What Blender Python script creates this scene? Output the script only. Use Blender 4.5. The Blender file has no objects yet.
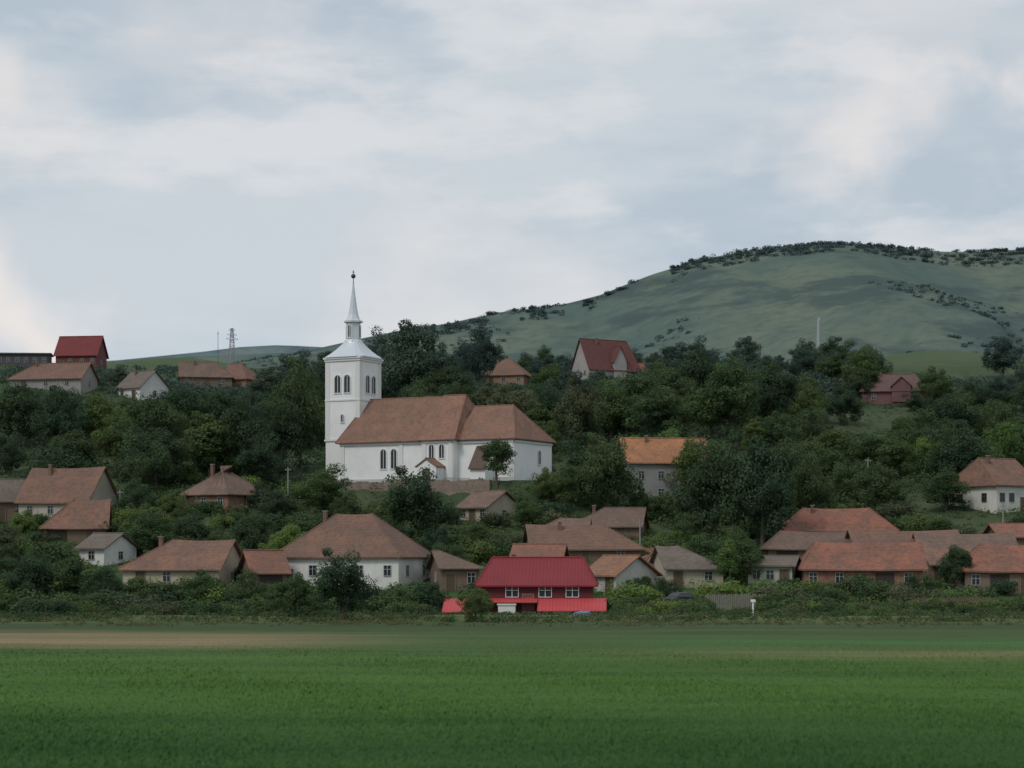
import bpy, bmesh, math, random
import numpy as np
from mathutils import Vector, Matrix, noise
random.seed(7); rng=np.random.default_rng(11)
scene=bpy.context.scene
COL=scene.collection
F=2000.0; HZ=555.0; CH=6.0

# ------------------------------------------------------------ materials
def mat_new(name):
    m=bpy.data.materials.new(name); m.use_nodes=True
    nt=m.node_tree; b=nt.nodes['Principled BSDF']
    return m,nt,b
def N(nt,t,**k):
    n=nt.nodes.new(t)
    for a,v in k.items(): setattr(n,a,v)
    return n
def mixc(nt,fac,a,b,mode='MIX'):
    n=N(nt,'ShaderNodeMix',data_type='RGBA',blend_type=mode)
    for sock,v in ((n.inputs[0],fac),(n.inputs[6],a),(n.inputs[7],b)):
        if isinstance(v,(int,float)): sock.default_value=v
        elif isinstance(v,tuple): sock.default_value=(*v,1) if len(v)==3 else v
        else: nt.links.new(v,sock)
    return n.outputs[2]
def mrange(nt,v,a,b,c=0.,d=1.,smooth=False):
    n=N(nt,'ShaderNodeMapRange'); 
    if smooth: n.interpolation_type='SMOOTHSTEP'
    nt.links.new(v,n.inputs[0])
    for i,x in enumerate((a,b,c,d)): n.inputs[i+1].default_value=x
    return n.outputs[0]
def nz(nt,coord,scale,detail=4,rough=.55,stretch=None):
    if stretch:
        mp=N(nt,'ShaderNodeMapping'); mp.inputs['Scale'].default_value=stretch
        nt.links.new(coord,mp.inputs[0]); coord=mp.outputs[0]
    n=N(nt,'ShaderNodeTexNoise'); n.inputs['Scale'].default_value=scale
    n.inputs['Detail'].default_value=detail; n.inputs['Roughness'].default_value=rough
    nt.links.new(coord,n.inputs['Vector']); return n.outputs['Fac']
def objco(nt): return N(nt,'ShaderNodeTexCoord').outputs['Object']
def poso(nt): return N(nt,'ShaderNodeNewGeometry').outputs['Position']
MC={}
def plaster(col,dirty=.5):
    k=('p',col,dirty)
    if k in MC: return MC[k]
    m,nt,b=mat_new('plaster'); c=poso(nt)
    a=nz(nt,c,.5,5); s=nz(nt,c,1.2,4,stretch=(3,3,.5))
    dk=tuple(x*.62*t for x,t in zip(col,(1,.96,.88)))
    f=mrange(nt,a,.42,.75,0,dirty); cc=mixc(nt,f,col,dk)
    cc=mixc(nt,mrange(nt,s,.5,.8,0,dirty),cc,tuple(x*.7 for x in col))
    nt.links.new(cc,b.inputs['Base Color']); b.inputs['Roughness'].default_value=.9
    MC[k]=m; return m
def tiles(col,metal=False,grey=.7):
    k=('t',col,metal,grey)
    if k in MC: return MC[k]
    m,nt,b=mat_new('roof_metal' if metal else 'roof_tiles'); c=objco(nt)
    rnd=N(nt,'ShaderNodeObjectInfo').outputs['Random']
    r9=N(nt,'ShaderNodeMath',operation='MULTIPLY'); r9.inputs[1].default_value=37.; nt.links.new(rnd,r9.inputs[0])
    off=N(nt,'ShaderNodeVectorMath',operation='ADD'); nt.links.new(c,off.inputs[0]); nt.links.new(r9.outputs[0],off.inputs[1]); c2=off.outputs[0]
    dk=tuple(x*.5 for x in col); gr=(.110,.086,.070)
    a=nz(nt,c2,.4,5,.65); b2=nz(nt,c2,2.6,3,.7)
    if metal:
        cc=mixc(nt,mrange(nt,a,.4,.7,0,.35),col,dk)
    else:
        cc=mixc(nt,mrange(nt,a,.40,.58,0,grey),col,gr)
        cc=mixc(nt,mrange(nt,b2,.42,.66,0,.4),cc,tuple(min(1,x*1.35) for x in col))
        st=nz(nt,c2,1.,3,.6,stretch=(2.2,2.2,.25))
        cc=mixc(nt,mrange(nt,st,.48,.68,0,.6),cc,dk)
        cc=mixc(nt,mrange(nt,rnd,0,1,0,grey*.5),cc,gr)
    w=N(nt,'ShaderNodeTexWave',wave_type='BANDS',bands_direction='X' if metal else 'Z')
    w.inputs['Scale'].default_value=.9 if metal else 1.6; w.inputs['Distortion'].default_value=0 if metal else .6
    nt.links.new(c,w.inputs['Vector'])
    cc=mixc(nt,mrange(nt,w.outputs['Fac'],0,.5,.3,0),cc,dk)
    bp=N(nt,'ShaderNodeBump'); bp.inputs['Strength'].default_value=.5; bp.inputs['Distance'].default_value=.06
    nt.links.new(w.outputs['Fac'],bp.inputs['Height']); nt.links.new(bp.outputs[0],b.inputs['Normal'])
    nt.links.new(cc,b.inputs['Base Color']); b.inputs['Roughness'].default_value=.55 if metal else .88
    b.inputs['Specular IOR Level'].default_value=.25
    MC[k]=m; return m
def plain(name,col,rough=.7,metal=0,var=.3):
    k=(name,col)
    if k in MC: return MC[k]
    m,nt,b=mat_new(name); c=objco(nt)
    cc=mixc(nt,mrange(nt,nz(nt,c,2.5,4),.35,.7,0,var),col,tuple(x*.5 for x in col))
    nt.links.new(cc,b.inputs['Base Color']); b.inputs['Roughness'].default_value=rough; b.inputs['Metallic'].default_value=metal
    MC[k]=m; return m
def glassm():
    return plain('window_glass',(.02,.024,.03),.2)
def brick(col):
    k=('b',col)
    if k in MC: return MC[k]
    m,nt,b=mat_new('brickwork'); c=poso(nt)
    a=nz(nt,c,1.3,5,.7); d=nz(nt,c,6,3,.7)
    cc=mixc(nt,mrange(nt,a,.35,.7),col,tuple(x*.5 for x in col))
    cc=mixc(nt,mrange(nt,d,.5,.7,0,.4),cc,tuple(min(1,x*1.5) for x in col))
    nt.links.new(cc,b.inputs['Base Color']); b.inputs['Roughness'].default_value=.95
    MC[k]=m; return m
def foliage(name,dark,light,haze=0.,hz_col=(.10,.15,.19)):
    m,nt,b=mat_new(name)
    at=N(nt,'ShaderNodeAttribute',attribute_name='tint').outputs['Fac']
    rnd=N(nt,'ShaderNodeObjectInfo').outputs['Random']
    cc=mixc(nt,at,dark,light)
    cc=mixc(nt,mrange(nt,rnd,0,.5,.5,0),cc,tuple(x*.75 for x in dark))
    y=N(nt,'ShaderNodeMath',operation='FRACT'); m7=N(nt,'ShaderNodeMath',operation='MULTIPLY'); m7.inputs[1].default_value=7.3
    nt.links.new(rnd,m7.inputs[0]); nt.links.new(m7.outputs[0],y.inputs[0])
    cc=mixc(nt,mrange(nt,y.outputs[0],.5,1,0,.6),cc,(light[0]*1.6,light[1]*1.3,light[2]*.95))
    big=nz(nt,poso(nt),.09,2)
    cc=mixc(nt,mrange(nt,big,.4,.65,0,.55),cc,(light[0]*1.15,light[1]*1.1,light[2]))
    if haze: cc=mixc(nt,haze,cc,hz_col)  # bluish aerial haze blended straight into the leaf colour
    nt.links.new(cc,b.inputs['Base Color']); b.inputs['Roughness'].default_value=.85
    b.inputs['Specular IOR Level'].default_value=.1
    tr=N(nt,'ShaderNodeBsdfTranslucent'); nt.links.new(cc,tr.inputs[0])
    ms=N(nt,'ShaderNodeMixShader'); ms.inputs[0].default_value=.32
    nt.links.new(b.outputs[0],ms.inputs[1]); nt.links.new(tr.outputs[0],ms.inputs[2])
    nt.links.new(ms.outputs[0],nt.nodes['Material Output'].inputs[0])
    return m
FOL={'dark':foliage('foliage_dark',(.035,.062,.040),(.070,.115,.058)),
     'mid':foliage('foliage_mid',(.046,.082,.040),(.095,.148,.060)),
     'light':foliage('foliage_light',(.070,.125,.045),(.14,.22,.07)),
     'olive':foliage('foliage_olive',(.062,.082,.048),(.125,.145,.082)),
     'far':foliage('foliage_far_hazed',(.038,.065,.048),(.068,.106,.066),.18),  # ridge trees: distance haze mixed into the greens
     'vfar':foliage('foliage_hill_hazed',(.048,.075,.068),(.062,.092,.078),.25)}  # hill woods: leaf colours carry painted distance haze
BARK=plain('bark',(.10,.08,.06),.95)

# ------------------------------------------------------------ mesh helpers
def mesh_obj(name,verts,faces,mats,mi=None,smooth=False):
    me=bpy.data.meshes.new(name); me.from_pydata([tuple(v) for v in verts],[],faces)
    for m in (mats if isinstance(mats,(list,tuple)) else [mats]): me.materials.append(m)
    if mi is not None: me.polygons.foreach_set('material_index',mi)
    if smooth: me.polygons.foreach_set('use_smooth',[True]*len(faces))
    me.update()
    o=bpy.data.objects.new(name,me); COL.objects.link(o); return o
class MB:
    def __init__(s): s.v=[]; s.f=[]; s.m=[]
    def add(s,vs,fs,mi=0):
        n=len(s.v); s.v+= [tuple(v) for v in vs]; s.f+=[tuple(i+n for i in f) for f in fs]; s.m+=[mi]*len(fs)
    def box(s,x0,x1,y0,y1,z0,z1,mi=0):
        s.add([(x0,y0,z0),(x1,y0,z0),(x1,y1,z0),(x0,y1,z0),(x0,y0,z1),(x1,y0,z1),(x1,y1,z1),(x0,y1,z1)],
          [(3,2,1,0),(4,5,6,7),(0,1,5,4),(1,2,6,5),(2,3,7,6),(3,0,4,7)],mi)
    def frustum(s,cx,cy,z0,z1,r0,r1,n=8,mi=0,rot=0,caps=True):
        a=[rot+2*math.pi*i/n for i in range(n)]
        vs=[(cx+r0*math.cos(t),cy+r0*math.sin(t),z0) for t in a]+[(cx+r1*math.cos(t),cy+r1*math.sin(t),z1) for t in a]
        fs=[(i,(i+1)%n,n+(i+1)%n,n+i) for i in range(n)]
        if caps: fs+=[tuple(range(n))[::-1],tuple(range(n,2*n))]
        s.add(vs,fs,mi)
    def beam(s,p,q,r0,r1=None,n=5,mi=0):
        r1=r0 if r1 is None else r1
        p=Vector(p);q=Vector(q);d=(q-p).normalized()
        a=d.orthogonal().normalized(); b=d.cross(a)
        vs=[]
        for c,r in((p,r0),(q,r1)):
            for i in range(n):
                t=2*math.pi*i/n; vs.append(c+a*r*math.cos(t)+b*r*math.sin(t))
        s.add(vs,[(i,(i+1)%n,n+(i+1)%n,n+i) for i in range(n)]+[tuple(range(n))[::-1],tuple(range(n,2*n))],mi)
    def obj(s,name,mats,smooth=False): return mesh_obj(name,s.v,s.f,mats,s.m,smooth)
def top(name,label,cat,loc,rot=0,group=None,obj=None):
    o=obj or bpy.data.objects.new(name,None)
    if obj is None: COL.objects.link(o); o.empty_display_size=.5
    o.location=loc; o.rotation_euler=(0,0,rot)
    o['label']=label; o['category']=cat
    if group: o['group']=group
    return o
def par(c,p,loc=None,rot=None):
    c.parent=p
    if loc is not None: c.location=loc
    if rot is not None: c.rotation_euler=(0,0,rot)
    return c

# ------------------------------------------------------------ terrain
PD=[-50,0,180,187,194,205,220,250,280,320,380,450,520,600,720,900,1500,9000]
PZ=[0,0,0,.4,.1,.15,.8,4,9,17,29,42,52,60,63,50,10,0]
def ss(a,b,x):
    t=np.clip((x-a)/(b-a),0,1); return t*t*(3-2*t)
CA=np.array([-26.,321.]); CB=np.array([4.,305.]); CZ=17.0
def terr(x,y):
    x=np.asarray(x,float); y=np.asarray(y,float)
    z=np.interp(y,PD,PZ)
    z=z+5*ss(60,120,x)*ss(440,600,y)+3.5*ss(-50,-110,x)*ss(400,500,y)
    amp=ss(225,300,y)*(1-ss(1000,1500,y))
    z=z+amp*(1.1*np.sin(x/17+y/31)+.7*np.sin(x/9.3-y/23+1)+.5*np.sin(y/11+x/40))
    z=z+.06*np.sin(x/6.1+y/9)*np.sin(y/7.3-x/15)
    ab=CB-CA; t=np.clip(((x-CA[0])*ab[0]+(y-CA[1])*ab[1])/(ab@ab),0,1)
    d=np.hypot(x-CA[0]-t*ab[0],y-CA[1]-t*ab[1])
    w=1-ss(12,15.5,d)
    return z*(1-w)+CZ*w
def tz(x,y): return float(terr(x,y))
_D=np.arange(60,620,.5)
def gp(px,row):
    X=(px-512)/F*_D; r=HZ-(terr(X,_D)-CH)*F/_D
    i=np.where(r<=row)[0]
    D=_D[i[0]] if len(i) else 600.
    return float((px-512)/F*D),float(D)
xs=np.concatenate([-np.geomspace(7000,270,24),np.arange(-260,261,4.),np.geomspace(270,7000,24)])
ys=np.concatenate([[-3000,-800,-200],np.arange(-40,901,4.),np.geomspace(930,9000,26)])
ys=np.unique(np.concatenate([ys,np.arange(180,340,2.)]))
xs=np.unique(np.concatenate([xs,np.arange(-50,30,2.)]))
X,Y=np.meshgrid(xs,ys); Z=terr(X,Y)
nx,ny=len(xs),len(ys)
V=np.stack([X.ravel(),Y.ravel(),Z.ravel()],1)
Fc=[(j*nx+i,j*nx+i+1,(j+1)*nx+i+1,(j+1)*nx+i) for j in range(ny-1) for i in range(nx-1)]
def mulg(nt,a,b_):
    m=N(nt,'ShaderNodeMath',operation='MULTIPLY'); nt.links.new(a,m.inputs[0])
    if isinstance(b_,float): m.inputs[1].default_value=b_
    else: nt.links.new(b_,m.inputs[1])
    return m.outputs[0]
def fieldcolor(nt,P):
    sep=N(nt,'ShaderNodeSeparateXYZ'); nt.links.new(P,sep.inputs[0])
    wob=nz(nt,P,.03,3); wob2=nz(nt,P,.35,3)
    yy=N(nt,'ShaderNodeMath',operation='ADD'); nt.links.new(sep.outputs[1],yy.inputs[0]); nt.links.new(mrange(nt,wob,.3,.7,-4,4),yy.inputs[1])
    y3=N(nt,'ShaderNodeMath',operation='ADD'); nt.links.new(yy.outputs[0],y3.inputs[0]); nt.links.new(mrange(nt,wob2,.3,.7,-1.2,1.2),y3.inputs[1])
    rp=N(nt,'ShaderNodeValToRGB'); nt.links.new(mrange(nt,y3.outputs[0],50,250),rp.inputs[0])
    stops=[(50,(.032,.082,.022)),(64,(.034,.088,.023)),(80,(.055,.120,.028)),(92,(.062,.130,.029)),(108,(.058,.120,.029)),(118,(.066,.128,.034)),(130,(.064,.115,.036)),(140,(.066,.112,.038)),(156,(.068,.108,.040)),(163,(.052,.082,.033)),(176,(.060,.092,.036)),(184,(.115,.150,.06)),(192,(.07,.11,.04)),(240,(.05,.09,.03))]
    el=rp.color_ramp.elements
    while len(el)<len(stops): el.new(.5)
    for e,(d,c) in zip(el,stops): e.position=(d-50)/200; e.color=(*c,1)
    cc=rp.outputs[0]
    def band(a,b_,c,d): 
        return mulg(nt,mrange(nt,y3.outputs[0],a,b_,smooth=True),mrange(nt,y3.outputs[0],c,d,1,0,smooth=True))
    patch=nz(nt,P,.06,4,stretch=(.5,1.6,1))
    left=mulg(nt,band(126,136,150,160),mrange(nt,sep.outputs[0],-22,-2,1,0,smooth=True))
    cc=mixc(nt,mulg(nt,left,mrange(nt,patch,.3,.6,.45,.95)),cc,(.23,.185,.105))
    right=mulg(nt,band(110,118,124,131),mrange(nt,sep.outputs[0],2,14,0,1,smooth=True))
    cc=mixc(nt,mulg(nt,right,mrange(nt,patch,.35,.6,.15,.75)),cc,(.155,.165,.075))
    r2=mulg(nt,band(126,132,140,148),mrange(nt,sep.outputs[0],4,18,0,1,smooth=True))
    cc=mixc(nt,mulg(nt,r2,.6),cc,(.062,.155,.045))
    cc=mixc(nt,mulg(nt,band(148,151,154,158),mrange(nt,patch,.4,.6,.1,.7)),cc,(.045,.062,.03))
    mid=nz(nt,P,.16,4,.6,stretch=(.2,1.7,1))
    cc=mixc(nt,mrange(nt,mid,.42,.7,0,.6),cc,mixc(nt,1.,cc,(1.45,1.22,1.2),'MULTIPLY'))
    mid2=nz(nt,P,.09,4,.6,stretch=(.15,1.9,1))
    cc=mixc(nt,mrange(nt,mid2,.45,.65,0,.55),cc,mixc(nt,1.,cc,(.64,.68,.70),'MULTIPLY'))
    return cc,sep
gm,nt,b=mat_new('meadow_and_crops'); P=poso(nt)
cc,sep=fieldcolor(nt,P)
hill=mrange(nt,sep.outputs[1],225,290,smooth=True)
hn=nz(nt,P,.05,5,.6); hn2=nz(nt,P,.35,5,.7)
hc=mixc(nt,mrange(nt,hn,.38,.62),(.05,.082,.038),(.085,.105,.055))
hc=mixc(nt,mrange(nt,hn2,.42,.62,0,.65),hc,(.045,.060,.032))
cc=mixc(nt,hill,cc,hc)
cc=mixc(nt,mulg(nt,mrange(nt,sep.outputs[1],500,600,smooth=True),.6),cc,(.085,.125,.06))
fine=nz(nt,P,1.1,6,.7,stretch=(.45,1.3,1))
cc=mixc(nt,mrange(nt,fine,.35,.65,.0,.3),cc,mixc(nt,1.,cc,(.55,.6,.55),'MULTIPLY'))
nt.links.new(cc,b.inputs['Base Color']); b.inputs['Roughness'].default_value=.95; b.inputs['Specular IOR Level'].default_value=.1
bp=N(nt,'ShaderNodeBump'); bp.inputs['Strength'].default_value=.3; bp.inputs['Distance'].default_value=.3
nt.links.new(fine,bp.inputs['Height']); nt.links.new(bp.outputs[0],b.inputs['Normal'])
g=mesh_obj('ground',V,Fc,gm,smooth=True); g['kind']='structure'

# ------------------------------------------------------------ distant hills
def hillmesh(name,D,y0,y1,x0,x1,step,rows,base,fold,mat):
    sc=D/F; pxs=[p for p,_ in rows]; rr=[r for _,r in rows]
    xs=np.arange(x0,x1,step); ys=np.arange(y0,y1,step)
    vs=[]
    for y in ys:
        for x in xs:
            px=512+x/sc; cr=CH+(HZ-np.interp(px,pxs,rr))*sc
            if y<=D: t=(y-y0)/(D-y0); 
            else: t=1-.6*(y-D)/(y1-D)
            env=math.sin(math.pi*min(max(t,0),1))**.7 if t<1 else 0
            n=noise.fractal(Vector((x/330,y/620,3.3+D)),1.,2.,5)
            g2=noise.noise(Vector((x/110+y/400,y/800,9.)))
            z=base+(cr-base)*(t**.95 if y<=D else t)+fold*env*(n*1.5-abs(g2)*.8)
            vs.append((x,y,z))
    n1=len(xs)
    fs=[(j*n1+i,j*n1+i+1,(j+1)*n1+i+1,(j+1)*n1+i) for j in range(len(ys)-1) for i in range(n1-1)]
    o=mesh_obj(name,vs,fs,mat,smooth=True); o['kind']='structure'
    return np.array(vs).reshape(len(ys),n1,3)
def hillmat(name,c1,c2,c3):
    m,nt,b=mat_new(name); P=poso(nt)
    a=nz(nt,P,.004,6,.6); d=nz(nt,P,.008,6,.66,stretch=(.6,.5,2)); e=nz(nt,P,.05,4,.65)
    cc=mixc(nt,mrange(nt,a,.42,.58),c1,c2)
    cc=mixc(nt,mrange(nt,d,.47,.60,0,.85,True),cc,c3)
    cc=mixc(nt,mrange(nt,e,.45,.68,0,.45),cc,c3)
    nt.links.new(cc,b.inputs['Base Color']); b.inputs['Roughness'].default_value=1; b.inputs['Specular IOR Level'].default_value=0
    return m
hillrows=[(-200,372),(300,352),(400,330),(450,322),(500,311),(560,304),(600,294),(650,274),(700,259),(740,251),(780,246),(820,243),(860,243),(900,247),(940,250),(980,250),(1024,248),(1100,250),(1200,262),(1500,330)]
HM=hillmesh('hill',3000,1700,3900,-1100,1700,16,hillrows,20,30,hillmat('hill_pasture_hazed',(.098,.136,.120),(.140,.170,.132),(.064,.092,.090)))  # pasture tones greyed and blued to paint in aerial haze
hillmesh('far_hills',5500,4200,6500,-2600,1500,50,[(-400,385),(0,370),(60,366),(130,359),(200,352),(240,347),(280,345),(340,348),(420,350),(700,360),(1000,380)],20,25,hillmat('far_hill_woods_hazed',(.12,.165,.175),(.15,.19,.18),(.09,.13,.145)))  # pale blue tones have the distance haze painted in

# ------------------------------------------------------------ leaf clouds
def leaf_mesh(name,cen,rad,per,size,mat,flat=1.,shell=.55,tints=None,jit=.12):
    cen=np.asarray(cen,float); rad=np.asarray(rad,float)
    n=len(cen); k=n*per
    idx=np.repeat(np.arange(n),per)
    d=rng.normal(size=(k,3)); d/=np.linalg.norm(d,axis=1)[:,None]
    r=rad[idx]*(shell+(1-shell)*rng.random(k))**.7*(1+jit*rng.normal(size=k))
    off=d*r[:,None]; off[:,2]*=flat
    p=cen[idx]+off
    nrm=d*.8+rng.normal(size=(k,3))*.4+np.array([0,0,.35]); nrm/=np.linalg.norm(nrm,axis=1)[:,None]
    a=np.cross(nrm,rng.normal(size=(k,3))); a/=np.linalg.norm(a,axis=1)[:,None]
    bb=np.cross(nrm,a)
    sz=(np.broadcast_to(size,(n,))[idx] if np.ndim(size) else size)*(.6+.8*rng.random(k))
    a*=sz[:,None]*.5; bb*=sz[:,None]*.5*(.55+.4*rng.random(k))[:,None]
    v=np.stack([p-a*.9-bb*.4,p+a*.2-bb,p+a+bb*.3,p-a*.1+bb],1).reshape(-1,3)
    me=bpy.data.meshes.new(name)
    me.vertices.add(4*k); me.vertices.foreach_set('co',v.ravel())
    me.loops.add(4*k); me.loops.foreach_set('vertex_index',np.arange(4*k,dtype=np.int32))
    me.polygons.add(k); me.polygons.foreach_set('loop_start',np.arange(0,4*k,4,dtype=np.int32))
    me.update(calc_edges=True)
    ct=rng.random(n) if tints is None else tints
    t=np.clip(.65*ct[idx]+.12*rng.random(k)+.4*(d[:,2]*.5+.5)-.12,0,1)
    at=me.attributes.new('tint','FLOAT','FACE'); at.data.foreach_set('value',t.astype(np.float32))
    me.materials.append(mat)
    return me
def make_tree(kind,fol,seed):
    rs=np.random.default_rng(seed)
    H=10.; 
    if kind=='round': W=.45*H; cz=.54*H; hz=.45*H; nc=60
    elif kind=='tall': W=.24*H; cz=.53*H; hz=.47*H; nc=44
    elif kind=='thin': W=.33*H; cz=.54*H; hz=.43*H; nc=40
    else: W=.55*H; cz=.45*H; hz=.48*H; nc=60
    cen=[];rad=[]
    lob=rs.random(6)*6.28
    while len(cen)<nc:
        d=rs.normal(size=3); d/=np.linalg.norm(d)
        th=math.atan2(d[1],d[0])
        e=1+.16*math.sin(3*th+lob[0]+3*d[2])+.13*math.sin(2*th+lob[1]-4*d[2])
        r=rs.random()**.4*e*.86
        taper=1-.25*max(d[2],0) if kind!='tall' else 1-.35*max(d[2],0)
        cen.append((d[0]*W*r*taper,d[1]*W*r*taper,cz+d[2]*hz*r*.92)); rad.append(H*(.07+.085*rs.random())*(.8 if kind in('tall','thin') else 1))
    per={'thin':160}.get(kind,230)
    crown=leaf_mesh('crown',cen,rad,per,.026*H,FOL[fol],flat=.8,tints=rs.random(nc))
    mb=MB()
    pts=[Vector((0,0,-.8)),Vector((.12,.05,.25*H)),Vector((-.1,.1,.5*H)),Vector((0,0,.8*H))]
    rr=[.026*H,.019*H,.012*H,.004*H]
    for i in range(3): mb.beam(pts[i],pts[i+1],rr[i],rr[i+1],7)
    for i in range(9):
        c=Vector(cen[i*3]); zz=min(c.z-.1*H,.6*H); zz=max(zz,.16*H)
        mb.beam((0,0.05,zz),c,.009*H,.003*H,5)
    trunk=mb.obj('trunk',BARK); tm=trunk.data; bpy.data.objects.remove(trunk)
    return crown,tm,(W*2.15)/H
VAR={}
sd=0
for fol in ('dark','mid','light','olive','far'):
    for kind in ('round','tall','bushy'):
        if fol in('olive','light') and kind=='tall': continue
        for q in range(2 if fol in('dark','mid','far') else 1):
            sd+=1; VAR.setdefault((kind,fol),[]).append(make_tree(kind,fol,sd))
VAR[('thin','mid')]=[make_tree('thin','mid',99)]
VAR[('thin','olive')]=[make_tree('thin','olive',97)]
VAR[('thin','light')]=[make_tree('thin','light',98)]
COLW={'dark':'dark green','mid':'green','light':'bright green','olive':'olive grey-green','far':'haze-tinted dark green'}
SHAPEW={'round':'rounded broadleaf tree','tall':'slender upright tree','bushy':'spreading broadleaf tree','thin':'airy young tree'}
NT=0
def tree(x,y,h,w,kind,fol,where,group='trees among the village houses',zoff=0):
    global NT; NT+=1
    cr,tm,wr=random.choice(VAR[(kind,fol)])
    o=bpy.data.objects.new('tree',None); COL.objects.link(o); o.empty_display_size=.3
    o.location=(x,y,tz(x,y)+zoff); s=h/10.; sw=(w/10.)/wr
    o.scale=(sw,sw,s); o.rotation_euler=(0,0,random.random()*6.28)
    for nm,me in(('trunk',tm),('crown',cr)):
        c=bpy.data.objects.new(nm,me); COL.objects.link(c); c.parent=o
    o['label']='%s %s %s'%(COLW[fol],SHAPEW[kind],where); o['category']='tree'; o['group']=group

# ------------------------------------------------------------ window/door meshes
WC={}
FW=plain('white_frame',(.42,.42,.40),.6,var=.4)
def window_mesh(w,h,fm=None,arch=False):
    fm=fm or FW; k=(round(w,2),round(h,2),fm.name,arch)
    if k in WC: return WC[k]
    mb=MB(); t=.06 if not arch else .16
    if not arch:
        mb.box(-w/2,w/2,-.03,.1,0,h,1)
        mb.box(-w/2-t,-w/2,-.09,.1,-t,h+t,0); mb.box(w/2,w/2+t,-.09,.1,-t,h+t,0)
        mb.box(-w/2,w/2,-.09,.1,h,h+t,0); mb.box(-w/2,w/2,-.13,.1,-t,0,0)
        mb.box(-.03,.03,-.06,.1,.0,h,0); mb.box(-w/2,-.03,-.058,.1,h*.62,h*.62+.05,0); mb.box(.03,w/2,-.058,.1,h*.62,h*.62+.05,0)
    else:
        n=10; r=w/2; hs=h-r
        inner=[(-r,0),(r,0)]+[(r*math.cos(math.pi*i/n),hs+r*math.sin(math.pi*i/n)) for i in range(n+1)]
        R=r+t
        outer=[(-R,-t),(R,-t)]+[(R*math.cos(math.pi*i/n),hs+R*math.sin(math.pi*i/n)) for i in range(n+1)]
        m=len(inner)
        mb.add([(x,-.02,z) for x,z in inner],[tuple(range(m))],1)
        vs=[(x,-.12,z) for x,z in inner]+[(x,-.12,z) for x,z in outer]+[(x,.02,z) for x,z in inner]+[(x,.02,z) for x,z in outer]
        fs=[]
        for i in range(m):
            j=(i+1)%m
            fs+=[(i,m+i,m+j,j),(m+i,3*m+i,3*m+j,m+j),(i,j,2*m+j,2*m+i)]
        mb.add(vs,fs,0)
        mb.box(-.04,.04,-.07,-.021,0,h-.05,0)
    o=mb.obj('window',[fm,glassm()]); me=o.data; bpy.data.objects.remove(o); WC[k]=me; return me
def put_win(parent,me,x,y,z,rot=0,name='window'):
    c=bpy.data.objects.new(name,me); COL.objects.link(c); par(c,parent,(x,y,z),rot); return c
def door_mesh(w=1.,h=2.1,col=(.10,.065,.04)):
    k=('d',w,h,col)
    if k in WC: return WC[k]
    fr=plain('door_frame',(.2,.16,.12),.7)
    mb=MB(); mb.box(-w/2,w/2,-.04,.1,0,h,1); mb.box(-w/2-.1,-w/2,-.1,.1,0,h+.1,0); mb.box(w/2,w/2+.1,-.1,.1,0,h+.1,0); mb.box(-w/2,w/2,-.1,.1,h,h+.1,0)
    mb.box(w/2-.16,w/2-.1,-.09,-.04,h*.45,h*.5,0)
    o=mb.obj('door',[fr,plain('door_paint',col,.6)]); me=o.data; bpy.data.objects.remove(o); WC[k]=me; return me
def barn_door(w=3.,h=2.2):
    k=('bd',w,h)
    if k in WC: return WC[k]
    mb=MB(); mb.box(-w/2,w/2,-.03,.1,0,h,0)
    for i in range(int(w/.3)): mb.box(-w/2+i*.3,-w/2+i*.3+.26,-.06,-.031,.02,h,0)
    mb.box(-w/2-.12,w/2+.12,-.1,.1,h,h+.14,1)
    o=mb.obj('barn_door',[plain('dark_boards',(.05,.038,.03),.9),plain('door_frame',(.2,.16,.12),.7)]); me=o.data; bpy.data.objects.remove(o); WC[k]=me; return me

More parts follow.
